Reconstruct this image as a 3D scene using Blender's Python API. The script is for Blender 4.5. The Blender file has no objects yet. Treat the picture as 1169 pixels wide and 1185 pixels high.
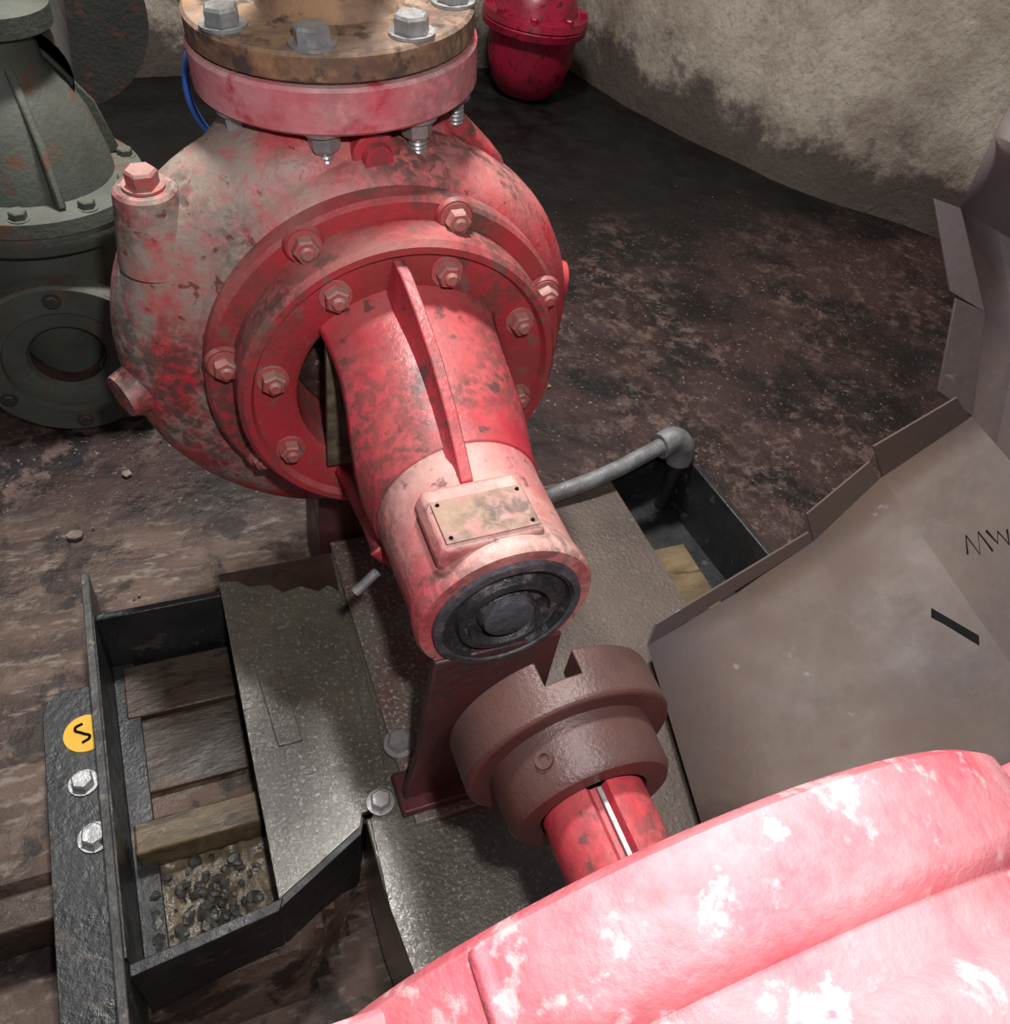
import bpy, bmesh, math, random
from mathutils import Vector, Matrix, noise
random.seed(7)
S=bpy.context.scene
COL=S.collection
H=.34
# ------------------------------------------------------------ materials
def mat(name,A,B=None,rough=.55,metal=0.0,scale=12,spots=None,spot_amt=.5,spot_scale=40,
        dust=None,dust_amt=0.0,dust_scale=9,side=None,bump=.15,bump_scale=120,rvar=.15,coat=0,stretch=(1,1,1),detail=8,spec=.5,side_rng=(.02,-.14),grime=0):
    m=bpy.data.materials.new(name);m.use_nodes=True;nt=m.node_tree;N=nt.nodes;Lk=nt.links
    b=N["Principled BSDF"]
    tc=N.new("ShaderNodeTexCoord");mp=N.new("ShaderNodeMapping");mp.inputs["Scale"].default_value=stretch
    Lk.new(tc.outputs["Object"],mp.inputs[0])
    def nz(sc,det=detail,ro=.6,off=0,st=None,dist=0):
        n=N.new("ShaderNodeTexNoise");n.inputs["Scale"].default_value=sc;n.inputs["Detail"].default_value=det
        n.inputs["Roughness"].default_value=ro;n.inputs["Distortion"].default_value=dist
        if off:
            mm=N.new("ShaderNodeMapping");mm.inputs["Location"].default_value=(off,off*.7,off*.3);mm.inputs["Scale"].default_value=st or stretch
            Lk.new(tc.outputs["Object"],mm.inputs[0]);Lk.new(mm.outputs[0],n.inputs["Vector"])
        else: Lk.new(mp.outputs[0],n.inputs["Vector"])
        return n.outputs["Fac"]
    def ramp(src,a,bb):
        r=N.new("ShaderNodeMapRange");r.interpolation_type='SMOOTHSTEP';r.inputs[1].default_value=a;r.inputs[2].default_value=bb
        Lk.new(src,r.inputs[0]);return r.outputs[0]
    def mix(f,c1,c2):
        x=N.new("ShaderNodeMix");x.data_type='RGBA'
        if isinstance(f,float): x.inputs[0].default_value=f
        else: Lk.new(f,x.inputs[0])
        for i,c in ((6,c1),(7,c2)):
            if isinstance(c,tuple): x.inputs[i].default_value=(*c,1)
            else: Lk.new(c,x.inputs[i])
        return x.outputs[2]
    def mth(op,a,bv):
        x=N.new("ShaderNodeMath");x.operation=op;x.use_clamp=True
        for i,v in enumerate((a,bv)):
            if isinstance(v,(int,float)): x.inputs[i].default_value=v
            else: Lk.new(v,x.inputs[i])
        return x.outputs[0]
    col=mix(ramp(nz(scale),.35,.65),A,B if B else tuple(c*.75 for c in A))
    if dust:
        ge=N.new("ShaderNodeNewGeometry");sx=N.new("ShaderNodeSeparateXYZ");Lk.new(ge.outputs["Normal"],sx.inputs[0])
        up=ramp(sx.outputs[2],-.1,1.0)
        dm=mth('MULTIPLY',up,ramp(nz(dust_scale,off=3.1),.3,.62))
        dm=mth('MULTIPLY',dm,dust_amt)
        col=mix(dm,col,dust)
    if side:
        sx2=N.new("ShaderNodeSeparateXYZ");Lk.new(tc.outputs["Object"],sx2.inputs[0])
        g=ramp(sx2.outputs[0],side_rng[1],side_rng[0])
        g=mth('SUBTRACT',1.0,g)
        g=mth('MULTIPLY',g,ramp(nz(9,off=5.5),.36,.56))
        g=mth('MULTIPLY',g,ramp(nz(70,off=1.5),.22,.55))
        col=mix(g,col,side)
    if grime:
        dk=mth('MULTIPLY',ramp(nz(6,off=11.5,st=(1.3,1.3,.8)),.42,.64),ramp(nz(85,off=6.5,dist=.5),.36,.58))
        col=mix(mth('MULTIPLY',dk,grime),col,(.075,.055,.048))
    if spots:
        sp=ramp(nz(spot_scale,off=7.7),.60-.12*spot_amt,.68-.1*spot_amt)
        sp=mth('MULTIPLY',sp,.85)
        col=mix(sp,col,spots)
    Lk.new(col,b.inputs["Base Color"])
    rr=N.new("ShaderNodeMapRange");rr.inputs[1].default_value=.3;rr.inputs[2].default_value=.7
    rr.inputs[3].default_value=max(.03,rough-rvar);rr.inputs[4].default_value=min(1,rough+rvar)
    Lk.new(nz(scale*2.3,off=9.1),rr.inputs[0]);Lk.new(rr.outputs[0],b.inputs["Roughness"])
    b.inputs["Metallic"].default_value=metal
    b.inputs["Specular IOR Level"].default_value=spec
    bp=N.new("ShaderNodeBump");bp.inputs["Strength"].default_value=bump;bp.inputs["Distance"].default_value=.004
    Lk.new(nz(bump_scale,det=5,off=2.2),bp.inputs["Height"]);Lk.new(bp.outputs[0],b.inputs["Normal"])
    if coat:
        b.inputs["Coat Weight"].default_value=coat;b.inputs["Coat Roughness"].default_value=.12
        b2=N.new("ShaderNodeBump");b2.inputs["Strength"].default_value=.36;b2.inputs["Distance"].default_value=.003
        Lk.new(nz(150,det=4,off=4.2),b2.inputs["Height"]);Lk.new(b2.outputs[0],b.inputs["Coat Normal"])
    return m
DUST=(.50,.36,.30)
M={}
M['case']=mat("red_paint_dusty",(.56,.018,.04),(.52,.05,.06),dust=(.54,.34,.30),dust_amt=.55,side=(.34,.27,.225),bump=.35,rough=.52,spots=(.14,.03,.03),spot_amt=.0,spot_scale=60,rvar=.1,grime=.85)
M['flange']=mat("pink_dusty_paint",(.55,.10,.13),(.62,.26,.27),dust=(.62,.45,.42),dust_amt=.8,spots=(.46,.02,.04),spot_amt=.4,spot_scale=14,bump=.3,rough=.65,grime=.35)
M['red']=mat("red_paint",(.54,.020,.042),(.42,.028,.045),dust=DUST,dust_amt=.22,spots=(.10,.05,.045),spot_amt=.25,spot_scale=38,bump=.25,rough=.45,grime=.65)
M['barrel']=mat("red_pink_paint",(.54,.06,.08),(.52,.23,.21),dust=(.56,.39,.33),dust_amt=.7,spots=(.16,.07,.06),spot_amt=.0,spot_scale=40,bump=.3,rough=.5,scale=8,grime=.6)
M['darkred']=mat("dark_red_paint",(.11,.020,.024),(.055,.018,.018),spots=(.05,.03,.03),spot_amt=.4,bump=.3,rough=.4,grime=.7)
M['ring']=mat("red_brown_paint",(.44,.028,.042),(.30,.042,.042),spots=(.18,.10,.08),spot_amt=.3,spot_scale=30,bump=.3,rough=.5,dust=DUST,dust_amt=.35,grime=.85)
M['motor']=mat("motor_red_paint",(.62,.085,.12),(.60,.14,.165),dust=(.72,.37,.38),dust_amt=.6,dust_scale=12,spots=(.74,.42,.42),spot_amt=.3,spot_scale=40,bump=.4,rough=.6,rvar=.1,grime=.15)
M['bolt']=mat("painted_bolt",(.42,.07,.07),(.30,.13,.11),dust=(.42,.34,.29),dust_amt=.6,bump=.3,rough=.5,scale=50)
M['zinc']=mat("zinc_bolt",(.42,.42,.42),(.30,.30,.30),metal=.6,rough=.4,bump=.2,scale=60,dust=(.5,.46,.42),dust_amt=.4)
M['rust']=mat("rusty_steel",(.36,.20,.10),(.15,.075,.045),dust=(.46,.35,.27),dust_amt=.5,spots=(.05,.035,.03),spot_amt=.6,spot_scale=26,bump=.7,bump_scale=70,rough=.85,scale=20,grime=.7)
M['palepipe']=mat("pale_pipe_paint",(.55,.45,.34),(.35,.24,.15),spots=(.2,.1,.06),spot_amt=.3,rough=.7,bump=.3)
M['grease']=mat("black_grease",(.02,.02,.022),(.05,.045,.045),spots=(.12,.10,.10),spot_amt=.4,spot_scale=60,rough=.42,bump=.7,scale=30)
M['greasegrey']=mat("greasy_grey",(.09,.085,.10),(.04,.04,.045),rough=.5,bump=.6,scale=40,spots=(.28,.12,.10),spot_amt=.2)
M['inner']=mat("dark_interior",(.10,.05,.04),(.03,.018,.015),rough=.6,bump=.5,scale=25,spots=(.3,.25,.2),spot_amt=0)
M['hub']=mat("primer_brown_cast",(.083,.033,.027),(.055,.025,.023),dust=(.15,.095,.082),dust_amt=.35,rough=.42,bump=.22,bump_scale=300,scale=20,metal=.1,rvar=.06,grime=.3)
M['plate']=mat("wet_steel_plate",(.150,.138,.10),(.08,.073,.052),spots=(.27,.26,.225),spot_amt=.3,spot_scale=230,rough=.32,bump=.5,bump_scale=190,scale=5,metal=.1,rvar=.12,coat=1,grime=.45)
M['plate2']=mat("brown_steel_plate",(.12,.085,.066),(.07,.052,.04),spots=(.15,.12,.095),spot_amt=.0,spot_scale=150,rough=.5,bump=.5,bump_scale=190,scale=5,metal=.05,grime=.4)
M['strip']=mat("wet_painted_strip",(.18,.16,.13),(.17,.075,.06),spots=(.38,.37,.34),spot_amt=.5,spot_scale=190,rough=.32,bump=.6,bump_scale=190,scale=9,metal=.1,coat=.9,grime=.3)
M['black']=mat("black_steel",(.012,.012,.014),(.024,.024,.024),spots=(.08,.065,.05),spot_amt=.05,spot_scale=40,rough=.42,bump=.3,scale=15)
M['edge']=mat("worn_frame_edge",(.035,.035,.034),(.07,.068,.06),spots=(.16,.14,.11),spot_amt=.1,rough=.5,bump=.4,scale=30)
M['wood']=mat("wet_wood",(.09,.057,.031),(.038,.024,.015),rough=.4,bump=.5,bump_scale=60,scale=12,stretch=(.7,1.8,1),spots=(.025,.016,.01),spot_amt=.5,grime=.8)
M['wood2']=mat("wet_wood_light",(.22,.155,.08),(.12,.08,.04),rough=.4,bump=.5,bump_scale=60,scale=14,stretch=(.5,2.2,1),spots=(.05,.035,.02),spot_amt=.4,grime=.5)
M['mud']=mat("wet_mud",(.10,.075,.045),(.20,.155,.095),rough=.25,bump=.9,bump_scale=50,scale=22,rvar=.1,spots=(.03,.022,.015),spot_amt=.3)
M['guard']=mat("guard_sheet_metal",(.092,.074,.080),(.108,.072,.055),spots=(.20,.18,.20),spot_amt=-.35,spot_scale=18,rough=.62,bump=.12,scale=3.5,metal=.0,bump_scale=60,rvar=.12,grime=.5,spec=.4)
M['galv']=mat("galvanised_pipe",(.27,.27,.28),(.17,.16,.155),rough=.5,bump=.3,metal=.4,scale=30)
M['green']=mat("old_grey_green_paint",(.082,.098,.080),(.06,.064,.052),dust=(.155,.15,.12),dust_amt=.6,spots=(.13,.065,.04),spot_amt=.3,spot_scale=18,rough=.65,bump=.35,scale=9,grime=.4)
M['greendark']=mat("old_dark_paint",(.03,.034,.03),(.045,.04,.035),rough=.6,bump=.3,spots=(.10,.04,.03),spot_amt=.3)
M['redback']=mat("glossy_red",(.36,.010,.04),(.20,.01,.025),rough=.35,bump=.1,spots=(.05,.01,.01),spot_amt=.3)
M['brass']=mat("nameplate_brass",(.33,.22,.14),(.38,.20,.17),rough=.6,metal=.0,bump=.3,spots=(.42,.19,.17),spot_amt=.7,scale=30,spot_scale=25,grime=.9)
M['yellow']=mat("yellow_sticker",(.75,.42,.02),(.7,.38,.02),rough=.4,bump=0)
M['ink']=mat("black_ink",(.008,.008,.008),rough=.9,bump=0,spec=.1)
M['darkpatch']=mat("dark_brown_patch",(.055,.032,.022),(.035,.02,.014),rough=.3,bump=.3,scale=20,grime=.3)
M['blue']=mat("blue_cable_jacket",(.03,.12,.45),rough=.4,bump=0)
M['stone']=mat("gravel_stone",(.10,.10,.085),(.05,.045,.04),rough=.35,bump=.4,scale=60,spots=(.25,.23,.2),spot_amt=.2)
M['chip']=mat("debris_chip",(.24,.19,.15),(.12,.08,.06),rough=.7,scale=60)
M['winbar']=mat("oxidised_bar",(.17,.14,.09),(.07,.05,.035),rough=.6,scale=40)
# ------------------------------------------------------------ object helpers
def parent(name,loc=(0,0,0)):
    e=bpy.data.objects.new(name,None);e.location=loc;e.empty_display_size=.05;COL.objects.link(e);return e
def finish(bm,name,m,par=None,bevel=0,smooth=35,seg=2):
    me=bpy.data.meshes.new(name)
    bmesh.ops.recalc_face_normals(bm,faces=bm.faces)
    bm.to_mesh(me);bm.free()
    me.polygons.foreach_set("use_smooth",[True]*len(me.polygons))
    me.set_sharp_from_angle(angle=math.radians(smooth))
    if not isinstance(m,(list,tuple)): m=[m]
    for x in m: me.materials.append(x)
    o=bpy.data.objects.new(name,me);COL.objects.link(o)
    if par:
        o.parent=par;o.matrix_parent_inverse=Matrix.Translation(-par.location)
    if bevel:
        b=o.modifiers.new("bevel",'BEVEL');b.width=bevel;b.segments=seg;b.limit_method='ANGLE';b.angle_limit=math.radians(38)
    return o
def axmat(origin,d):
    z=Vector(d).normalized();t=Vector((0,0,1)) if abs(z.z)<.9 else Vector((0,1,0))
    x=t.cross(z).normalized();y=z.cross(x)
    return Matrix.Translation(Vector(origin))@Matrix((x,y,z)).transposed().to_4x4()
def lathe_bm(bm,prof,origin,d,seg=64,close=False,a0=0,a1=2*math.pi):
    Mx=axmat(origin,d);full=abs(a1-a0-2*math.pi)<1e-6
    n=seg if full else seg+1
    rings=[]
    for t,r in prof:
        if r<1e-6: rings.append([bm.verts.new(Mx@Vector((0,0,t)))])
        else: rings.append([bm.verts.new(Mx@Vector((r*math.cos(a0+(a1-a0)*i/seg),r*math.sin(a0+(a1-a0)*i/seg),t))) for i in range(n)])
    prs=list(zip(rings,rings[1:]))
    if close: prs.append((rings[-1],rings[0]))
    for A,B in prs:
        for i in range(seg):
            j=(i+1)%n
            if len(A)==1 and len(B)==1: continue
            if len(A)==1: f=(A[0],B[i],B[j])
            elif len(B)==1: f=(A[i],A[j],B[0])
            else: f=(A[i],A[j],B[j],B[i])
            try: bm.faces.new(f)
            except: pass
def lathe(name,prof,origin,d,m,par,seg=64,close=False,bevel=0,smooth=35):
    bm=bmesh.new();lathe_bm(bm,prof,origin,d,seg,close);return finish(bm,name,m,par,bevel,smooth)
def box_bm(bm,x0,x1,y0,y1,z0,z1,R=None):
    v=[Vector((x,y,z)) for x in(x0,x1) for y in(y0,y1) for z in(z0,z1)]
    if R: v=[R@p for p in v]
    v=[bm.verts.new(p) for p in v]
    for f in((0,1,3,2),(4,6,7,5),(0,4,5,1),(2,3,7,6),(0,2,6,4),(1,5,7,3)): bm.faces.new([v[i] for i in f])
def box(name,x0,x1,y0,y1,z0,z1,m,par=None,bevel=.002,R=None):
    bm=bmesh.new();box_bm(bm,x0,x1,y0,y1,z0,z1,R);return finish(bm,name,m,par,bevel)
def prism_bm(bm,pts,off):
    a=[bm.verts.new(Vector(p)) for p in pts];b=[bm.verts.new(Vector(p)+Vector(off)) for p in pts]
    bm.faces.new(a);bm.faces.new(b[::-1]);n=len(a)
    for i in range(n): bm.faces.new((a[i],b[i],b[(i+1)%n],a[(i+1)%n]))
def prism(name,pts,off,m,par=None,bevel=.002):
    bm=bmesh.new();prism_bm(bm,pts,off);return finish(bm,name,m,par,bevel)
def hexb(bm,loc,d,r,h,rot=0,washer=True,dome=True,stud=0):
    rot=random.random()
    Mx=axmat(loc,d)
    t0=0
    if washer:
        lathe_bm(bm,[(0,0),(0,r*1.3),(r*.18,r*1.3),(r*.18,0)],loc,d,20);t0=r*.18
    rr=[(t0,1),(t0+h*.82,1),(t0+h,.86)]
    rings=[[bm.verts.new(Mx@Vector((r*k*math.cos(rot+i*math.pi/3),r*k*math.sin(rot+i*math.pi/3),t))) for i in range(6)] for t,k in rr]
    for A,B in zip(rings,rings[1:]):
        for i in range(6): bm.faces.new((A[i],A[(i+1)%6],B[(i+1)%6],B[i]))
    bm.faces.new(rings[-1])
    if stud:
        p=[(t0+h-.001,r*.5)]
        k=int(stud/.002)
        for i in range(k):
            p.append((t0+h+i*.002,r*(.60 if i%2 else .52)))
        p+= [(t0+h+stud,r*.4),(t0+h+stud,0)]
        lathe_bm(bm,p,loc,d,14)
def bolts(name,items,m,par,**k):
    bm=bmesh.new()
    for loc,d,r,h in items: hexb(bm,loc,d,r,h,**k)
    return finish(bm,name,m,par,0,25)
def tube(name,pts,r,m,par=None,seg=16,cyc=False):
    cu=bpy.data.curves.new(name,'CURVE');cu.dimensions='3D';cu.bevel_depth=r;cu.bevel_resolution=5;cu.use_fill_caps=True
    sp=cu.splines.new('BEZIER');sp.bezier_points.add(len(pts)-1)
    for b,p in zip(sp.bezier_points,pts): b.co=p;b.handle_left_type=b.handle_right_type='AUTO'
    cu.materials.append(m);o=bpy.data.objects.new(name,cu);COL.objects.link(o)
    if par: o.parent=par;o.matrix_parent_inverse=Matrix.Translation(-par.location)
    return o
AX=(0,0,H);DY=(0,1,0)
# ------------------------------------------------------------ PUMP
P=parent("centrifugal_pump",(0,.2,0))
def pol(a,r,y): a=math.radians(a);return Vector((r*math.cos(a),y,H+r*math.sin(a)))
keys=[(0,.246),(30,.236),(60,.222),(90,.225),(120,.255),(150,.275),(180,.285),(210,.292),(240,.290),(270,.282),(300,.270),(330,.256),(360,.246)]
def Rout(a):
    for (a0,r0),(a1,r1) in zip(keys,keys[1:]):
        if a0<=a<=a1:
            t=(a-a0)/(a1-a0);t=t*t*(3-2*t)*.5+t*.5;return r0+(r1-r0)*t
bm=bmesh.new();NS=96;NP=18;rings=[]
for i in range(NS):
    a=360*i/NS;R=Rout(a);row=[]
    for j in range(NP+1):
        ph=math.pi*(-.5+j/NP);c=max(0,math.cos(ph))**.62;s=math.copysign(abs(math.sin(ph))**.85,math.sin(ph))
        w=.066+.012*(R-.215)/.07
        row.append(bm.verts.new(pol(a,.16+(R-.16)*c,.460+w*s)))
    rings.append(row)
for i in range(NS):
    A=rings[i];B=rings[(i+1)%NS]
    for j in range(NP): bm.faces.new((A[j],B[j],B[j+1],A[j+1]))
finish(bm,"volute_casing",M['case'],P,0,60)
lathe("casing_back",[(.52,.165),(.53,.12),(.56,.08),(.60,.08),(.60,0)],AX,DY,M['case'],P)
def loft(name,secs,m,par,seg=40,pw=1,smooth=60):
    bm=bmesh.new();rs=[]
    for z,cx,cy,rx,ry in secs:
        rs.append([bm.verts.new((cx+rx*math.cos(2*math.pi*i/seg),cy+ry*math.sin(2*math.pi*i/seg),z)) for i in range(seg)])
    for A,B in zip(rs,rs[1:]):
        for i in range(seg): bm.faces.new((A[i],A[(i+1)%seg],B[(i+1)%seg],B[i]))
    bm.faces.new(rs[0]);bm.faces.new(rs[-1]);return finish(bm,name,m,par,0,smooth)
def dense(secs,n=5):
    out=[]
    L=len(secs)
    for i in range(L-1):
        p0=secs[max(0,i-1)];p1=secs[i];p2=secs[i+1];p3=secs[min(L-1,i+2)]
        for k in range(n):
            t=k/n
            out.append(tuple(.5*((2*b)+(-a+c)*t+(2*a-5*b+4*c-d)*t*t+(-a+3*b-3*c+d)*t**3) for a,b,c,d in zip(p0,p1,p2,p3)))
    out.append(secs[-1]);return out
loft("discharge_neck",dense([(.36,-.145,.465,.112,.05),(.43,-.135,.466,.118,.066),(.49,-.108,.470,.104,.080),(.535,-.075,.488,.084,.084),(.562,-.058,.506,.074,.082),(.592,-.045,.52,.080,.080)]),M['case'],P)
prism("neck_rib",[(.02,.47,.585),(.07,.49,.585),(.145,.46,.52),(.185,.46,.44),(.03,.44,.45)],(0,.055,0),M['red'],P,.008)
prism("neck_web",[(-.005,.42,.50),(.10,.42,.505),(.075,.46,.565),(-.0,.46,.575)],(0,.05,0),M['red'],P,.008)
# discharge flange (slightly tilted joint)
FC=(-.028,.522,0);FR=.142
TL=math.radians(6);FD=Vector((-math.sin(TL),0,math.cos(TL)))
FO=Vector((FC[0],FC[1],.618))-FD*.618
FM_=axmat(FO,FD)
def fl(a,r,t): a=math.radians(a);return FM_@Vector((r*math.cos(a),r*math.sin(a),t))
lathe("discharge_flange",[(.586,.05),(.583,.085),(.583,FR-.003),(.586,FR),(.622,FR),(.625,FR-.003),(.625,.05)],FO,FD,M['flange'],P,96,bevel=0)
lathe("neck_plug",[(0,.026),(.030,.024),(.032,.022),(.032,.016),(.040,.014),(.040,0)],(-.016,.432,.548),(.05,-1,.12),M['red'],P,32)
bolts("flange_nuts",[(fl(25+45*k,.120,.583),-FD,.0155,.018) for k in range(8)],M['zinc'],P,stud=.024)
lathe("air_vent_boss",[(0,.040),(.04,.034),(.075,.029),(.078,.026),(.078,0)],(-.2235,.4335,.44),(-.05,-.05,1),M['case'],P,36)
bolts("vent_bolt",[((-.2275,.4295,.518),(-.05,-.05,1),.015,.014)],M['bolt'],P)
lathe("drain_boss",[(0,.03),(.022,.026),(.030,.024),(.030,0)],(-.262,.43,.29),(-1,-.5,-.15),M['case'],P,28)
lathe("side_boss",[(0,.025),(.012,.022),(.012,0)],(.228,.44,.375),(1,-.2,.0),M['red'],P,28)
CR=(0,0,H-.006)
lathe("casing_shoulder",[(.374,.15),(.374,.192),(.380,.204),(.395,.216),(.42,.226),(.45,.228)],(0,0,H-.004),DY,M['case'],P,128)
lathe("casing_flange",[(.380,.202),(.357,.202),(.352,.198),(.352,.166),(.362,.162),(.362,.15),(.380,.15)],CR,DY,M['ring'],P,128,close=True)
bang=[26,74,122,171,214,258,302,346]
bm=bmesh.new()
for a in bang:
    p=pol(a,.184,.35);lathe_bm(bm,[(0,.020),(-.005,.018),(-.005,0)],p,DY,20)
finish(bm,"bolt_seats",M['ring'],P)
bolts("casing_bolts",[(pol(a,.184,.346),(0,-1,0),.0125,.012) for a in bang],M['bolt'],P,stud=.004)
lathe("bracket_flange",[(.36,.176),(.312,.176),(.306,.171),(.306,.164),(.314,.160),(.314,.122),(.318,.116),(.40,.108),(.40,.15)],AX,DY,M['ring'],P,128)
bang2=[76,122,168,208,262,310,346,30]
bolts("bracket_bolts",[(pol(a,.143,.314),(0,-1,0),.0125,.012) for a in bang2],M['bolt'],P,stud=.005)
lathe("seal_chamber",[(.405,.112),(.395,.105),(.385,.07),(.34,.062),(.34,.05),(.30,.05),(.295,.035),(.26,.035),(.26,.02),(.13,.02)],AX,DY,M['inner'],P)
def shell(name,rows,center,m,bevel=.002):
    bm=bmesh.new();n=32;rs=[]
    rows=dense(rows,4)
    for y,r,h in rows:
        rs.append([bm.verts.new(pol(center-h+2*h*i/n,r,y)) for i in range(n+1)])
    for A,B in zip(rs,rs[1:]):
        for i in range(n): bm.faces.new((A[i],A[i+1],B[i+1],B[i]))
    o=finish(bm,name,m,P,0,50)
    s=o.modifiers.new("sol",'SOLIDIFY');s.thickness=.014;s.offset=-1
    return o
shell("bridge_upper",[(.318,.126,48),(.29,.118,49),(.25,.110,52),(.21,.101,62),(.175,.092,80),(.145,.085,104),(.13,.083,120)],90,M['red'])
shell("bridge_lower",[(.318,.126,34),(.29,.118,35),(.25,.110,38),(.21,.101,42),(.175,.092,48),(.145,.085,56),(.13,.083,62)],270,M['red'])
lathe("bearing_barrel",[(.16,.03),(.15,.078),(.14,.082),(.11,.080),(.03,.079),(.015,.0815),(.004,.0815),(0,.079),(0,.068),(.004,.066)],AX,DY,M['barrel'],P,96)
lathe("bearing_cover",[(.006,.069),(-.003,.067),(-.004,.058),(.002,.056),(.002,.047),(-.005,.045),(-.006,.038),(.004,.035),(.004,.027),(-.001,.025),(-.002,0)],AX,DY,[M['grease']],P,96)
lathe("shaft_end",[(0,.024),(-.007,.023),(-.009,.020),(-.009,0)],AX,DY,M['greasegrey'],P,48)
lathe("cover_ring",[(.002,.0685),(-.005,.0675),(-.006,.061),(-.002,.0595)],AX,DY,M['greasegrey'],P,96)
bm=bmesh.new()
crest=[(.312,.496),(.29,.494),(.25,.480),(.20,.462),(.15,.444),(.11,.430),(.085,.421)]
root=[(.312,.450),(.29,.452),(.25,.442),(.20,.432),(.15,.420),(.11,.415),(.085,.410)]
rs=[]
for (y,zc),(y2,zr) in zip(crest,root):
    cx=-.016+.006*math.sin((y-.085)/.227*math.pi)
    rs.append([bm.verts.new(q) for q in ((cx-.013,y,zr-.004),(cx-.0065,y,zc-.012),(cx-.0055,y,zc),(cx+.0055,y,zc),(cx+.0065,y,zc-.012),(cx+.013,y,zr-.004))])
for A,B_ in zip(rs,rs[1:]):
    for i in range(6): bm.faces.new((A[i],A[(i+1)%6],B_[(i+1)%6],B_[i]))
bm.faces.new(rs[0]);bm.faces.new(rs[-1])
finish(bm,"top_rib",M['red'],P,.0025,30)
prism("nameplate_pad",[(-.064,.016,.402),(-.058,.016,.421),(.026,.016,.425),(.036,.016,.402),(.03,.016,.38),(-.055,.016,.38)],(0,.068,0),M['barrel'],P,.005)
prism("nameplate",[(-.056,.020,.4222),(.024,.020,.4262),(.024,.066,.4262),(-.056,.066,.4222)],(0,0,.0012),M['brass'],P,.0004)
bm=bmesh.new()
for x in(-.051,.019):
    for y in (.025,.061): lathe_bm(bm,[(0,.002),(.0012,.0015),(.0012,0)],(x,y,.4237+(x+.051)*.05),(0,0,1),10)
finish(bm,"nameplate_rivets",M['ink'],P)
prism("foot_plate",[(-.062,.008,.29),(.062,.008,.29),(.066,.008,.10),(.076,.008,.012),(-.076,.008,.012),(-.066,.008,.10)],(0,-.012,0),M['darkred'],P,.002)
prism("foot_base",[(-.080,-.02,.010),(.080,-.02,.010),(.080,.03,.010),(-.080,.03,.010)],(0,0,.012),M['darkred'],P,.003)
prism("foot_gusset",[(-.006,.005,.28),(-.006,.10,.26),(-.006,.08,.02),(-.006,.005,.02)],(.012,0,0),M['darkred'],P,.002)
prism("casing_pedestal",[(-.08,.40,.10),(.08,.40,.10),(.08,.40,-.11),(-.08,.40,-.11)],(0,.10,0),M['darkred'],P,.003)
bolts("foot_bolts",[((-.060,.067,.010),(0,0,1),.014,.012),((.074,.062,.010),(0,0,1),.014,.012)],M['zinc'],P)
bm=bmesh.new()
lathe_bm(bm,[(0,.004),(.10,.004),(.10,0)],(-.075,.395,.34),(.02,-1,-.02),10)
box_bm(bm,-.088,-.06,.30,.308,.25,.42)
finish(bm,"gland_hardware",M['winbar'],P)
lathe("grease_pipe",[(0,.005),(.03,.005),(.03,0)],(-.078,.13,.262),(-1,-.2,-.9),M['zinc'],P,16)
# ------------------------------------------------------------ rusty pipe flange
Q=parent("discharge_pipe",(-.034,.53,.66))
lathe("pipe_flange",[(.6275,.05),(.6275,.136),(.630,.139),(.650,.139),(.653,.136),(.653,.072),(.664,.062),(.70,.057),(1.25,.057),(1.25,.05)],FO,FD,M['rust'],Q,96)
lathe("pipe_riser",[(.68,.0585),(.69,.0590),(1.3,.0590),(1.3,0)],FO,FD,M['palepipe'],Q,64)
lathe("gasket",[(.6255,.05),(.6255,.128),(.628,.128),(.628,.05)],FO,FD,M['ink'],Q,64)
bolts("pipe_flange_bolts",[(fl(25+45*k,.118,.653),FD,.0165,.014) for k in range(8)],M['zinc'],Q)
# ------------------------------------------------------------ coupling hub
K=parent("shaft_coupling_hub",(0,-.13,H))
bm=bmesh.new()
seg=144;notch=[(100,19),(220,19),(340,19)]
def isn(a):
    return any(abs((a-c+180)%360-180)<w*.5*1.0 for c,w in notch)
ri,ro=.052,.084
V={}
def vv(i,r,y):
    k=(i%seg,round(r,5),round(y,5))
    if k not in V: V[k]=bm.verts.new(pol(360*(i%seg)/seg,r,y))
    return V[k]
yf,ys,yb=-.138,-.117,-.097
def F(*a):
    try: bm.faces.new(a)
    except: pass
for i in range(seg):
    n=isn(360*(i+.5)/seg);n2=isn(360*(i+1.5)/seg);y=ys if n else yb;j=i+1
    F(vv(i,ro-.003,yf),vv(j,ro-.003,yf),vv(j,ro,yf+.003),vv(i,ro,yf+.003))
    F(vv(i,ro,yf+.003),vv(j,ro,yf+.003),vv(j,ro,ys),vv(i,ro,ys))
    F(vv(i,ri,yf),vv(j,ri,yf),vv(j,ro-.003,yf),vv(i,ro-.003,yf))
    F(vv(i,ri,ys),vv(j,ri,ys),vv(j,.03,ys),vv(i,.03,ys))
    if n: F(vv(i,ri,ys),vv(j,ri,ys),vv(j,ro,ys),vv(i,ro,ys))
    else:
        F(vv(i,ro,ys),vv(j,ro,ys),vv(j,ro,yb),vv(i,ro,yb))
        F(vv(i,ri,ys),vv(j,ri,ys),vv(j,ri,yb),vv(i,ri,yb))
        F(vv(i,ri,yb),vv(j,ri,yb),vv(j,ro,yb),vv(i,ro,yb))
    if n!=n2: F(vv(j,ri,ys),vv(j,ro,ys),vv(j,ro,yb),vv(j,ri,yb))
finish(bm,"jaw_disc",M['hub'],K,.0012,30)
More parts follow.
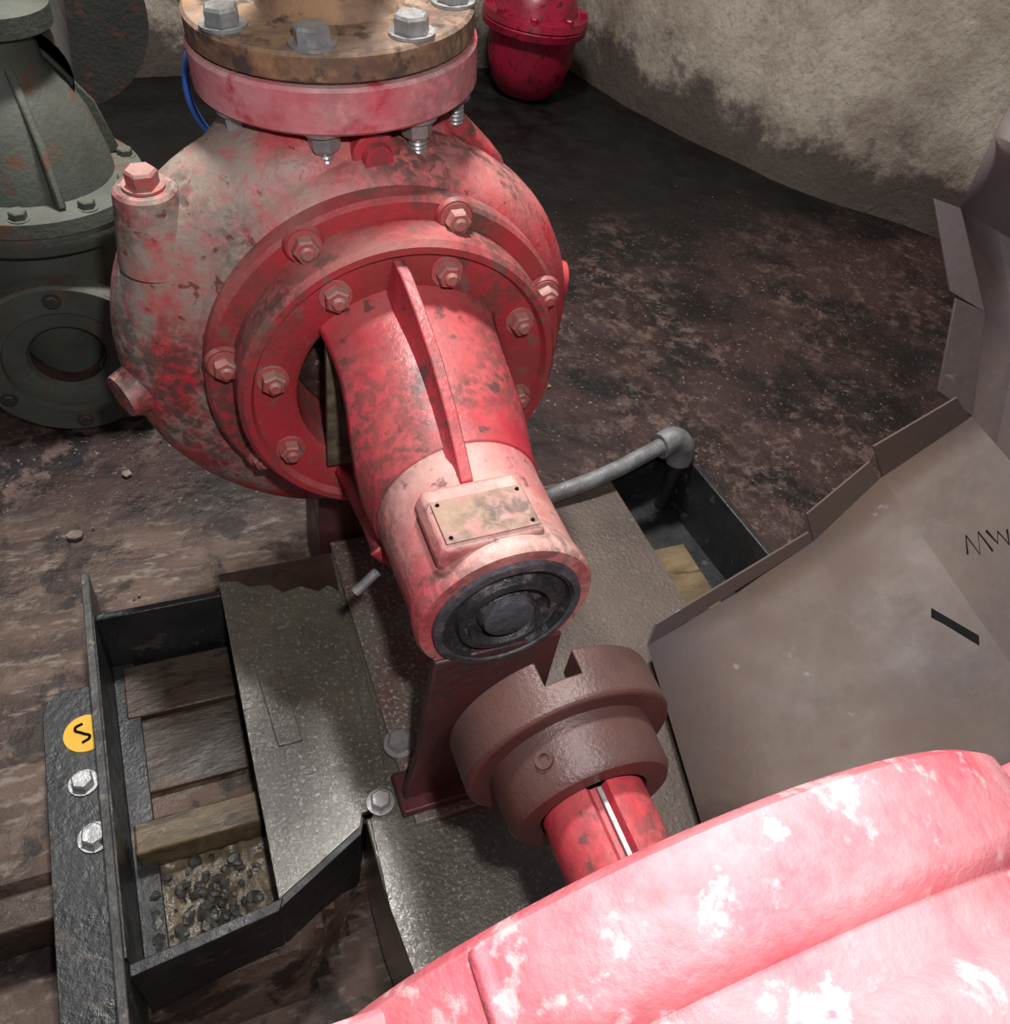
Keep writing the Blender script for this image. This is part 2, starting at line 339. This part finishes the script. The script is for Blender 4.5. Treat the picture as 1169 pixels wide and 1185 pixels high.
lathe("hub_collar",[(-.13,.068),(-.140,.0655),(-.174,.064),(-.180,.060),(-.180,.043),(-.176,.041),(-.172,.041),(-.11,.035),(-.11,.0)],AX,DY,M['hub'],K,96)
lathe("set_screw",[(0,.007),(.003,.007),(.003,.004),(.0,.003),(0,0)],pol(128,.064,-.157),(-.6,0,.8),M['hub'],K,16)
# ------------------------------------------------------------ motor
T=parent("electric_motor",(0,-.45,0))
bm=bmesh.new();segs=96
rs=[]
for y in (-.1793,-.285):
    row=[]
    for i in range(segs):
        a=360*i/segs;r=.040
        if abs(a-100)<9: r=.033
        row.append(bm.verts.new(pol(a,r,y)))
    rs.append(row)
for i in range(segs): bm.faces.new((rs[0][i],rs[0][(i+1)%segs],rs[1][(i+1)%segs],rs[1][i]))
bm.faces.new(rs[0])
finish(bm,"motor_shaft",M['red'],T,0,30)
prism("shaft_key",[pol(96,.0355,-.181),pol(102,.0355,-.181),pol(102,.0355,-.28),pol(96,.0355,-.28)],(0,0,.002),M['zinc'],T,.0005)
MR=.243
lathe("motor_end_shield",[(-.262,.042),(-.258,.06),(-.262,.085),(-.275,.10),(-.278,.19),(-.276,.225),(-.279,MR-.006),(-.284,MR),(-.325,MR),(-.333,MR-.004),(-.338,MR-.012),(-.36,MR-.014),(-.368,MR-.008),(-.375,MR-.006),(-.40,MR-.008)],AX,DY,M['motor'],T,160)
bm=bmesh.new();lathe_bm(bm,[(-.39,.215),(-.86,.215),(-.88,.20),(-.90,.12),(-.90,0)],AX,DY,96)
for k in range(56):
    a=360*k/56
    if 225<a<315: continue
    c=pol(a,.21,0)-Vector(AX);u=c.normalized();t=Vector((-u.z,0,u.x))*.0022
    A=Vector((0,0,H))
    p=[A+u*.21+t,A+u*.245+t*.6,A+u*.245-t*.6,A+u*.21-t]
    prism_bm(bm,[Vector((q.x,-.395,q.z)) for q in p],(0,-.45,0))
finish(bm,"motor_frame_fins",M['motor'],T,0,30)
bm=bmesh.new()
for a in (31,129,152,208,332):
    u=(pol(a,1,0)-Vector(AX));t=Vector((-u.z,0,u.x))
    A=Vector(AX)
    w=.03 if a in(31,152) else .006
    hgt=MR+(.026 if a in(31,152) else .004)
    p=[A+u*.225+t*w*1.5,A+u*(hgt-.006)+t*w,A+u*hgt+t*w*.7,A+u*hgt-t*w*.7,A+u*(hgt-.006)-t*w,A+u*.225-t*w*1.5]
    prism_bm(bm,[Vector((q.x,-.284,q.z)) for q in p],(0,-.056,0))
finish(bm,"shield_lugs",M['motor'],T,.004)
bolts("lug_bolts",[(pol(31,MR+.026,-.31),(pol(31,1,0)-Vector(AX)),.012,.006)],M['motor'],T)
box("motor_feet",-.2,.2,-.8,-.34,.0,.05,M['motor'],T,.004)
box("motor_foot_web",-.17,.17,-.78,-.36,.04,.22,M['motor'],T,.01)
# ------------------------------------------------------------ base frame
B=parent("pump_base_frame",(0,.15,-.05))
ZB=-.118
prism("deck_left",[(-.222,.379,0),(-.222,-.058,0),(-.126,-.010,0),(-.120,.004,0),(-.10,.006,0),(-.10,.379,0)],(0,0,-.008),M['plate'],B,.0)
prism("deck_center",[(-.1,.379,0),(-.10,.006,0),(-.112,-.005,0),(-.117,-.10,0),(-.108,-.20,0),(-.10,-.85,0),(.25,-.85,0),(.25,-.25,0),(.1,.0,0),(.1,.379,0)],(0,0,-.008),M['plate'],B,.0)
prism("deck_right",[(.1,.434,0),(.1,.0,0),(.25,-.25,0),(.40,-.25,0),(.397,.434,0)],(0,0,-.008),M['plate2'],B,.0)
prism("pump_rail",[(-.068,.392,.0005),(.068,.392,.0005),(.068,-.03,.0005),(-.068,-.03,.0005)],(0,0,.0095),M['strip'],B,.002)
prism("rail_lip",[(-.068,.385,.0),(-.092,.10,.0),(-.100,.0,.0),(-.090,.0,.0),(-.075,.10,.0),(-.066,.385,.0)],(0,0,.004),M['plate'],B,.001)
prism("deck_label",[(-.200,.232,.0),(-.172,.232,0),(-.164,.108,0),(-.192,.108,0)],(0,0,.003),M['plate'],B,.001)
prism("deck_dark_patch",[(-.221,.378,.0001),(-.221,.366,.0001),(-.20,.362,.0001),(-.185,.348,.0001),(-.160,.345,.0001),(-.145,.328,.0001),(-.12,.332,.0001),(-.10,.318,.0001),(-.085,.325,.0001),(-.073,.31,.0001),(-.070,.378,.0001)],(0,0,.0005),M['darkpatch'],B,.0)  # thin dark brown patch along the back edge of the left deck
prism("skirt_left",[(-.222,.379,-.004),(-.222,-.05,-.004),(-.214,-.05,-.004),(-.214,.379,-.004)],(0,0,ZB+.004),M['black'],B)
prism("skirt_front",[(-.224,-.068,-.002),(-.126,-.018,-.002),(-.118,0,-.002),(-.126,.004,-.002),(-.132,-.012,-.002),(-.224,-.058,-.002)],(0,0,-.165),M['black'],B,.001)
prism("skirt_side",[(-.117,-.0,-.008),(-.117,-.10,-.008),(-.108,-.20,-.008),(-.10,-.85,-.008),(-.09,-.85,-.008),(-.10,-.20,-.008),(-.109,-.10,-.008),(-.109,.0,-.008)],(0,0,-.17),M['plate'],B)
prism("rail_left",[(-.386,.412,.012),(-.376,.410,.012),(-.363,-.40,.012),(-.373,-.40,.012)],(0,0,ZB-.012),M['edge'],B,.0015)
prism("rail_left_face",[(-.3758,.342,.009),(-.3740,.342,.009),(-.366,-.07,.009),(-.3680,-.07,.009)],(0,0,ZB-.010),M['black'],B,0)
prism("rail_left_inner_flange",[(-.374,.342,ZB+.012),(-.346,.342,ZB+.012),(-.340,-.07,ZB+.012),(-.366,-.07,ZB+.012)],(0,0,-.010),M['black'],B,.001)
prism("cross_back",[(-.374,.352,0),(-.222,.352,0),(-.222,.342,0),(-.374,.342,0)],(0,0,ZB),M['black'],B)
prism("cross_front",[(-.366,-.074,.0),(-.218,-.058,.0),(-.224,-.070,.0),(-.366,-.086,.0)],(0,0,-.17),M['black'],B,.001)
prism("outer_lug_plate",[(-.388,.262,-.02),(-.42,.262,-.02),(-.434,.252,-.02),(-.44,.235,-.02),(-.425,-.35,-.02),(-.372,-.35,-.02)],(0,0,-.01),M['black'],B,.001)
bolts("lug_plate_bolts",[((-.400,.136,-.02),(0,0,1),.012,.010),((-.392,.070,-.02),(0,0,1),.013,.010)],M['zinc'],B)
lathe("round_sticker",[(0,.024),(.0012,.0238),(.0012,0)],(-.395,.198,-.02),(0,0,1),M['yellow'],B,40)
tube("sticker_mark",[(-.398,.211,-.0182),(-.406,.206,-.0182),(-.398,.198,-.0182),(-.391,.192,-.0182),(-.399,.186,-.0182)],.0016,M['ink'],B)
prism("right_web",[(.389,.434,-.004),(.397,.434,-.004),(.400,-.25,-.004),(.392,-.25,-.004)],(0,0,ZB+.004),M['black'],B)
prism("right_rail",[(.548,.50,.004),(.560,.50,.004),(.590,.12,.004),(.578,.12,.004)],(0,0,ZB-.004),M['black'],B)
prism("right_cross_back",[(.39,.446,0),(.39,.456,0),(.56,.50,0),(.56,.49,0)],(0,0,ZB),M['black'],B)
prism("right_cross_front",[(.39,.14,0),(.39,.15,0),(.585,.15,0),(.585,.14,0)],(0,0,ZB),M['black'],B)
prism("right_box_bottom",[(.397,.145,ZB+.004),(.58,.145,ZB+.004),(.555,.488,ZB+.004),(.397,.446,ZB+.004)],(0,0,-.003),M['black'],B,0)
prism("deck_right_back",[(.1,.434,-.004),(.397,.434,-.004),(.397,.426,-.004),(.1,.426,-.004)],(0,0,ZB+.004),M['black'],B)
bolts("deck_bolts",[((-.098,.008,0.004),(0,0,1),.012,.009)],M['zinc'],B)
# ------------------------------------------------------------ wood planks + gravel
Wd=parent("wooden_planks",(-.3,.15,-.1))
box("plank_1",-.361,-.224,.255,.335,-.117,-.104,M['wood'],Wd,.002)
box("plank_2",-.361,-.224,.150,.250,-.117,-.110,M['wood'],Wd,.002)
box("plank_3",-.361,-.224,.060,.098,-.117,-.070,M['wood2'],Wd,.003)
box("plank_4",.450,.515,.19,.33,-.113,-.085,M['wood2'],Wd,.003)
box("ledge_timber",-.80,-.392,.035,.075,-.19,-.112,M['wood'],Wd,.004)
GP=parent("gravel_pile",(-.3,0,-.11))
bm=bmesh.new()
n=24
gg=[[bm.verts.new((-.362+.14*i/n,-.072+.13*j/n,-.112+.008*noise.noise(Vector((i*.5,j*.5,3))))) for j in range(n+1)] for i in range(n+1)]
for i in range(n):
    for j in range(n): bm.faces.new((gg[i][j],gg[i+1][j],gg[i+1][j+1],gg[i][j+1]))
finish(bm,"mud_patch",M['mud'],GP,0,60)
def stones(name,L_,par):
    bm=bmesh.new()
    for x,y,z0,s in L_:
        q=bmesh.ops.create_icosphere(bm,subdivisions=1,radius=s,matrix=Matrix.Translation((x,y,z0))@Matrix.Rotation(random.random()*6,4,Vector((random.random(),random.random(),1)).normalized())@Matrix.Diagonal((1,random.uniform(.6,1),random.uniform(.45,.8),1)))
        for v in q['verts']: v.co+=Vector((random.uniform(-1,1),random.uniform(-1,1),random.uniform(-1,1)))*s*.18
    finish(bm,name,M['stone'],par,0,20)
L1=[]
for k in range(150):
    x=random.gauss(-.298,.028);y=random.gauss(-.005,.028);s=random.uniform(.002,.0092)
    x=min(-.232,max(-.35,x));y=min(.05,max(-.055,y));L1.append((x,y,-.110+s*.35,s))
stones("stones",L1,GP)
L2=[]
for k in range(90):
    s=random.uniform(.002,.007);L2.append((random.uniform(-.345,-.125),random.uniform(-.36,-.13),-.195+s*.4,s))
stones("loose_gravel",L2,None)
# ------------------------------------------------------------ galvanised pipe
G=parent("galvanized_drain_pipe",(.4,.45,.03))
tube("pipe",[(.235,.395,.010),(.38,.415,.025),(.50,.445,.040)],.0135,M['galv'],G)
tube("elbow",[(.490,.443,.038),(.520,.450,.041),(.537,.446,.026),(.539,.442,-.004)],.022,M['galv'],G)
tube("drop",[(.539,.442,.006),(.539,.442,-.113)],.0125,M['black'],G)
# ------------------------------------------------------------ coupling guard
Gd=parent("sheet_metal_coupling_guard",(.6,0,.2))
back=[(.289,.102,.03),(.42,.118,.072),(.548,.145,.12),(.644,.171,.20),(.762,.181,.28),(.76,.25,.40),(.725,.336,.5),(.69,.318,.60),(.765,.378,.63)]
front=[(.235,-.135,.03),(.34,-.19,.07),(.46,-.24,.12),(.60,-.26,.17),(.78,-.24,.22),(.93,-.16,.30),(1.0,.0,.42),(1.02,.08,.54),(1.05,.25,.63)]
def sheet(u,t):
    i=min(int(u),len(back)-2);k=u-i
    return (Vector(back[i]).lerp(Vector(back[i+1]),k)).lerp(Vector(front[i]).lerp(Vector(front[i+1]),k),t)
bm=bmesh.new();g=[];NV=8
for b_,f_ in zip(back,front):
    row=[]
    for j in range(NV+1):
        t=j/NV;p=Vector(b_).lerp(Vector(f_),t);row.append(bm.verts.new(p))
    g.append(row)
for A,Bq in zip(g,g[1:]):
    for j in range(NV): bm.faces.new((A[j],A[j+1],Bq[j+1],Bq[j]))
o=finish(bm,"guard_sheet",M['guard'],Gd,0,8)
s=o.modifiers.new("sol",'SOLIDIFY');s.thickness=.003;s.offset=0
def tab(name,a,b,up,k0=.04,k1=.96):
    a=Vector(a);b=Vector(b);d=b-a
    u=Vector(up)
    prism(name,[a,b,b-d*(1-k1)+u*.8,a+d*k0+u],(.0,-.003,.001),M['guard'],Gd,.0006)
tab("tab_1",back[0],back[2],(.0,.012,.022))
tab("tab_2",back[2],(.640,.170,.196),(-.02,.02,.035))
tab("tab_3",back[3],(.758,.181,.277),(-.03,.02,.04))
tab("tab_4",back[4],back[5],(-.05,.03,.02))
tab("tab_5",back[5],back[6],(-.04,.03,.01))
def onsheet(u,t,h=.0022):
    p=sheet(u,t);n_=(sheet(u+.02,t)-sheet(u-.02,t)).cross(sheet(u,t+.02)-sheet(u,t-.02)).normalized()
    if n_.z<0: n_=-n_
    return p+n_*h
prism("slot",[onsheet(2.65,.463),onsheet(2.69,.442),onsheet(2.91,.575),onsheet(2.87,.598)],(0,0,.0006),M['ink'],Gd,.0)
for n_i,st in enumerate([[(3.22,.36),(3.30,.31),(3.30,.38),(3.40,.32),(3.40,.39)],[(3.46,.33),(3.47,.38),(3.53,.35),(3.54,.40),(3.60,.36)]]):
    o=tube("marker_stroke_%d"%n_i,[onsheet(*q) for q in st],.0012,M['ink'],Gd)
    for b in o.data.splines[0].bezier_points: b.handle_left_type=b.handle_right_type='VECTOR'
# ------------------------------------------------------------ old valve (left back)
V_=parent("old_gate_valve",(-.37,1,0))
vc=(-.385,1.0,.02)
lathe("body",[(-.139,.11),(-.12,.12),(-.04,.105),(.03,.125),(.10,.135),(.17,.125),(.19,.12),(.195,.165),(.215,.168),(.222,.165),(.225,.168),(.245,.165),(.25,.125),(.27,.122),(.33,.105),(.37,.085),(.40,.062),(.44,.055),(.45,.085),(.475,.085),(.48,.04),(.60,.035),(.60,0)],vc,(0,0,1),M['green'],V_,72)
bm=bmesh.new()
for k in range(4):
    a=math.radians(20+90*k);u=Vector((math.cos(a),math.sin(a),0));t=Vector((-u.y,u.x,0))*.006;c=Vector(vc)
    prism_bm(bm,[c+u*.05+t+Vector((0,0,.25)),c+u*.145+t+Vector((0,0,.25)),c+u*.12+t+Vector((0,0,.33)),c+u*.07+t+Vector((0,0,.40)),c+u*.05+t+Vector((0,0,.42))],-2*t)
finish(bm,"bonnet_ribs",M['green'],V_,.003)
ic=(-.380,0,.028)
lathe("inlet_flange",[(.86,.055),(.85,.060),(.845,.075),(.845,.092),(.835,.094),(.835,.134),(.84,.138),(.868,.138),(.872,.125),(.874,.080),(.99,.085)],ic,DY,M['green'],V_,72)
lathe("inlet_bore",[(.85,.062),(.93,.058),(.93,0)],ic,DY,M['inner'],V_,40)
bolts("inlet_bolts",[((ic[0]+.115*math.cos(math.radians(30+60*k)),.835,ic[2]+.115*math.sin(math.radians(30+60*k))),(0,-1,0),.010,.004) for k in range(6)],M['greendark'],V_)
bolts("bonnet_bolts",[((vc[0]+.147*math.cos(math.radians(15+36*k)),vc[1]+.147*math.sin(math.radians(15+36*k)),.265),(0,0,1),.012,.011) for k in range(10)],M['green'],V_)
lathe("rear_flange",[(1.25,0),(1.25,.15),(1.28,.15),(1.28,0)],(-.32,0,.40),(0,1,0),M['greendark'],V_,64)
lathe("rear_pipe",[(1.0,.07),(1.27,.07)],(-.36,0,.30),(0,1,.1),M['greendark'],V_,32)
# ------------------------------------------------------------ red valve at back
Rv=parent("red_check_valve",(1.0,2.26,0))
rc=(1.005,2.27,0)
sc=.88
lathe("bowl",[(-.119+(t+.119)*.8,r*sc) for t,r in [(-.119,.06),(-.11,.10),(-.06,.135),(.02,.155),(.12,.16),(.13,.185),(.155,.19),(.16,.185),(.165,.19),(.19,.185),(.195,.15),(.26,.13),(.32,.08),(.40,.07),(.60,.07),(.60,0)]],rc,(0,0,1),M['redback'],Rv,56)
bolts("bowl_bolts",[((rc[0]+.148*math.cos(math.radians(20+45*k)),rc[1]+.148*math.sin(math.radians(20+45*k)),.127),(0,0,1),.013,.014) for k in range(8)],M['redback'],Rv)
tube("blue_cable",[(-.10,.62,.45),(-.155,.60,.50),(-.165,.60,.56),(-.12,.62,.62)],.004,M['blue'])
# ------------------------------------------------------------ floor & walls
def floor_mat():
    m=bpy.data.materials.new("dirty_wet_concrete");m.use_nodes=True;nt=m.node_tree;N=nt.nodes;L=nt.links;b=N["Principled BSDF"]
    tc=N.new("ShaderNodeTexCoord")
    def nz(sc,st=(1,1,1),off=0,det=10,ro=.62,dist=0):
        mm=N.new("ShaderNodeMapping");mm.inputs["Location"].default_value=(off,off*.6,off*.2);mm.inputs["Scale"].default_value=st
        L.new(tc.outputs["Object"],mm.inputs[0]);n=N.new("ShaderNodeTexNoise");n.inputs["Scale"].default_value=sc;n.inputs["Detail"].default_value=det;n.inputs["Roughness"].default_value=ro;n.inputs["Distortion"].default_value=dist
        L.new(mm.outputs[0],n.inputs["Vector"]);return n.outputs["Fac"]
    def rp(s,a,bb):
        r=N.new("ShaderNodeMapRange");r.interpolation_type='SMOOTHSTEP';r.inputs[1].default_value=a;r.inputs[2].default_value=bb;L.new(s,r.inputs[0]);return r.outputs[0]
    def mix(f,a,c):
        x=N.new("ShaderNodeMix");x.data_type='RGBA';L.new(f,x.inputs[0])
        for i,cc in((6,a),(7,c)):
            if isinstance(cc,tuple): x.inputs[i].default_value=(*cc,1)
            else: L.new(cc,x.inputs[i])
        return x.outputs[2]
    def mt(op,a,c):
        x=N.new("ShaderNodeMath");x.operation=op;x.use_clamp=True
        for i,v in enumerate((a,c)):
            if isinstance(v,(int,float)): x.inputs[i].default_value=v
            else: L.new(v,x.inputs[i])
        return x.outputs[0]
    sx=N.new("ShaderNodeSeparateXYZ");L.new(tc.outputs["Object"],sx.inputs[0])
    dark=mix(rp(nz(5,dist=.4),.40,.60),(.007,.0045,.0045),(.044,.021,.019))
    dark=mix(mt('MULTIPLY',mt('MULTIPLY',rp(nz(26,off=4,dist=.3,ro=.75),.48,.62),rp(nz(4,off=21),.40,.60)),.75),dark,(.16,.10,.083))
    dark=mix(mt('MULTIPLY',rp(nz(120,off=9),.62,.68),.7),dark,(.32,.27,.23))
    light=mix(rp(nz(8,st=(.6,1.8,1),off=2,dist=.5),.35,.65),(.14,.09,.066),(.050,.030,.024))
    light=mix(mt('MULTIPLY',rp(nz(45,st=(.6,1.8,1),off=8,dist=.4),.52,.66),.6),light,(.27,.22,.18))
    light=mix(mt('MULTIPLY',rp(nz(14,off=15,dist=.5),.50,.60),.85),light,(.020,.013,.011))
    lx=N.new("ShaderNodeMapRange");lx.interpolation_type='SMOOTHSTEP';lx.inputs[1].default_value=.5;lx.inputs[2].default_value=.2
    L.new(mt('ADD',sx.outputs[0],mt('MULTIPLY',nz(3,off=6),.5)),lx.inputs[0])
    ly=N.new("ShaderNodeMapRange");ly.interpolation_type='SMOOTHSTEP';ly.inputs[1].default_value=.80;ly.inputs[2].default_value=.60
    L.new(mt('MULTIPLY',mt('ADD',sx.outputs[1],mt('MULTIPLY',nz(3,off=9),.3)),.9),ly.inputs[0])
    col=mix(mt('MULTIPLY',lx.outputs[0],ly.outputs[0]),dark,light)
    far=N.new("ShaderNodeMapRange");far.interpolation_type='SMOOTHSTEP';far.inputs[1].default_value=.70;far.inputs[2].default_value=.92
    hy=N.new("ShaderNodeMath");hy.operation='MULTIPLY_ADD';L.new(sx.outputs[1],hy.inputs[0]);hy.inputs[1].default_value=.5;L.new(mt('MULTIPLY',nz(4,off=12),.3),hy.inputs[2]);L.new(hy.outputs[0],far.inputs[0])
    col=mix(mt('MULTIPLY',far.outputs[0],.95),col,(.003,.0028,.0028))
    L.new(col,b.inputs["Base Color"])
    rr=N.new("ShaderNodeMapRange");rr.inputs[1].default_value=.35;rr.inputs[2].default_value=.65;rr.inputs[3].default_value=.3;rr.inputs[4].default_value=.75
    L.new(nz(11,off=1),rr.inputs[0]);L.new(rr.outputs[0],b.inputs["Roughness"]);b.inputs["Specular IOR Level"].default_value=.4
    bp=N.new("ShaderNodeBump");bp.inputs["Strength"].default_value=.7;bp.inputs["Distance"].default_value=.01
    L.new(nz(30,off=3),bp.inputs["Height"]);L.new(bp.outputs[0],b.inputs["Normal"])
    return m
def wall_mat():
    m=bpy.data.materials.new("rough_plaster");m.use_nodes=True;nt=m.node_tree;N=nt.nodes;L=nt.links;b=N["Principled BSDF"]
    tc=N.new("ShaderNodeTexCoord")
    def nz(sc,st=(1,1,1),off=0,dist=0,det=9,ro=.65):
        mm=N.new("ShaderNodeMapping");mm.inputs["Location"].default_value=(off,off,off);mm.inputs["Scale"].default_value=st
        L.new(tc.outputs["Object"],mm.inputs[0]);n=N.new("ShaderNodeTexNoise");n.inputs["Scale"].default_value=sc;n.inputs["Detail"].default_value=det;n.inputs["Roughness"].default_value=ro;n.inputs["Distortion"].default_value=dist
        L.new(mm.outputs[0],n.inputs["Vector"]);return n.outputs["Fac"]
    r=N.new("ShaderNodeValToRGB");L.new(nz(4),r.inputs[0])
    r.color_ramp.elements[0].position=.34;r.color_ramp.elements[0].color=(.27,.215,.165,1);r.color_ramp.elements[1].position=.56;r.color_ramp.elements[1].color=(.48,.415,.335,1)
    w=N.new("ShaderNodeMapRange");w.inputs[1].default_value=.55;w.inputs[2].default_value=.60;L.new(nz(70,off=4,det=3),w.inputs[0])
    wm=N.new("ShaderNodeMath");wm.operation='MULTIPLY';wm.inputs[1].default_value=.35;L.new(w.outputs[0],wm.inputs[0])
    x=N.new("ShaderNodeMix");x.data_type='RGBA';L.new(wm.outputs[0],x.inputs[0]);L.new(r.outputs[0],x.inputs[6]);x.inputs[7].default_value=(.22,.175,.135,1)
    sx=N.new("ShaderNodeSeparateXYZ");L.new(tc.outputs["Object"],sx.inputs[0])
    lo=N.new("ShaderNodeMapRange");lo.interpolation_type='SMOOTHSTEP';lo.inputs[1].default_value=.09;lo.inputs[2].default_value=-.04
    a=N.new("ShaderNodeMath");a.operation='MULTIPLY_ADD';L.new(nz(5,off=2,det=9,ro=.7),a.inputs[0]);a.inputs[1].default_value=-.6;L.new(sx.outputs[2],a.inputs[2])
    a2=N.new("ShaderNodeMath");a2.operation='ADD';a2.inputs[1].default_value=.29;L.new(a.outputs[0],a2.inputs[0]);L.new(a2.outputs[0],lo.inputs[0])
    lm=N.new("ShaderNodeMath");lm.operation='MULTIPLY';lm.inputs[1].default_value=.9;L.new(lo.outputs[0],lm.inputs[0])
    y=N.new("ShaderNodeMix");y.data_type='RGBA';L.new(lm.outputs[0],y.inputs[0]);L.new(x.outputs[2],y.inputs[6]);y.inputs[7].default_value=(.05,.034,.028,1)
    L.new(y.outputs[2],b.inputs["Base Color"]);b.inputs["Roughness"].default_value=.85
    bp=N.new("ShaderNodeBump");bp.inputs["Strength"].default_value=.55;bp.inputs["Distance"].default_value=.015
    L.new(nz(38,(1,1,.8),4,.3,6),bp.inputs["Height"]);L.new(bp.outputs[0],b.inputs["Normal"])
    return m
FM=floor_mat();WM=wall_mat()
FZ=-.12
bm=bmesh.new()
NX,NY=260,260
x0,x1,y0,y1=-1.6,2.6,-1.6,2.8
g=[[None]*(NY+1) for _ in range(NX+1)]
def sstep(a,b,x):
    t=max(0,min(1,(x-a)/(b-a)));return t*t*(3-2*t)
for i in range(NX+1):
    for j in range(NY+1):
        x=x0+(x1-x0)*i/NX;y=y0+(y1-y0)*j/NY
        z=FZ-.001+.006*(noise.noise(Vector((x*3,y*3,0))))*sstep(.5,1.2,abs(x)+max(0,y-.3))
        A_=sstep(.085,.06,y)*sstep(-.37,-.40,x)
        yb_=-.085+.075*sstep(-.224,-.12,x)
        B_=sstep(0,-.022,y-yb_)
        z-=.075*max(A_,B_)
        g[i][j]=bm.verts.new((x,y,z))
for i in range(NX):
    for j in range(NY): bm.faces.new((g[i][j],g[i+1][j],g[i+1][j+1],g[i][j+1]))
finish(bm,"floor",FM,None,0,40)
def wall(name,pts):
    bm=bmesh.new();cols=[];fine=[]
    for (ax_,ay),(bx,by) in zip(pts,pts[1:]):
        n=max(2,int(math.hypot(bx-ax_,by-ay)/.06))
        for k in range(n): fine.append((ax_+(bx-ax_)*k/n,ay+(by-ay)*k/n))
    fine.append(pts[-1])
    for (x,y) in fine:
        c=[]
        for k in range(31):
            z=-.14+k*.08;d=noise.noise(Vector((x*2.5,y*2.5,z*2.5)))*.03
            c.append(bm.verts.new((x+d*.4,y+d,z)))
        cols.append(c)
    for A,Bq in zip(cols,cols[1:]):
        for k in range(30): bm.faces.new((A[k],Bq[k],Bq[k+1],A[k+1]))
    return finish(bm,name,WM,None,0,60)
wall("wall_back",[(-1.6,2.38),(-.2,2.36),(.9,2.46),(1.27,2.48)])
wall("wall_right",[(1.26,2.48),(1.33,2.15),(1.568,1.62),(1.919,1.20),(2.25,.85),(2.5,.3),(2.55,-1.6)])
bm=bmesh.new()
def chip(x,y,s,z=FZ):
    n=random.randint(5,7);a0=random.random()*6
    pts=[(x+s*random.uniform(.6,1)*math.cos(a0+6.283*i/n),y+s*random.uniform(.5,.9)*math.sin(a0+6.283*i/n),z+.001) for i in range(n)]
    prism_bm(bm,pts,(0,0,s*.35))
for k in range(350):
    x=random.uniform(-.6,1.9);y=random.uniform(.45,1.9)
    if x>.9 and y>1.6: continue
    if -.3<x<.3 and y<.6: continue
    chip(x,y,random.choice([.0015,.002,.002,.003]),FZ+.003)
for x,y,s in((-.41,.60,.014),(-.33,.72,.010),(.47,.80,.008)): chip(x,y,s,FZ+.002)
finish(bm,"floor_debris",M['chip'],None,0,20)
# ------------------------------------------------------------ lights
def area(name,loc,target,size,e,col=(1,1,1)):
    l=bpy.data.lights.new(name,'AREA');l.size=size;l.energy=e;l.color=col
    o=bpy.data.objects.new(name,l);COL.objects.link(o);o.location=loc
    d=Vector(target)-Vector(loc);o.rotation_euler=d.to_track_quat('-Z','Y').to_euler();return o
area("camera_flash_lamp",(-.17,-.38,1.06),(.10,.30,.3),.03,6.4,(1,.985,.985))
area("ceiling_lamp",(.02,.95,2.3),(.05,.7,0),.26,70,(1,.98,.96))
w=bpy.data.worlds.new("room_ambient");S.world=w;w.use_nodes=True
w.node_tree.nodes["Background"].inputs[0].default_value=(.75,.82,.95,1);w.node_tree.nodes["Background"].inputs[1].default_value=.11
# ------------------------------------------------------------ camera
cam=bpy.data.cameras.new("camera");co=bpy.data.objects.new("camera",cam);COL.objects.link(co)
cam.lens=29.29;cam.sensor_width=36;cam.clip_start=.01
W=((0.9246,-0.1691,0.3415),(-0.3536,-0.7147,0.6034),(0.142,-0.6786,-0.7206))
co.matrix_world=Matrix(((W[0][0],-W[0][1],-W[0][2],-.2326),(W[1][0],-W[1][1],-W[1][2],-.3720),(W[2][0],-W[2][1],-W[2][2],.9174),(0,0,0,1)))
S.camera=co
S.view_settings.view_transform='Standard'
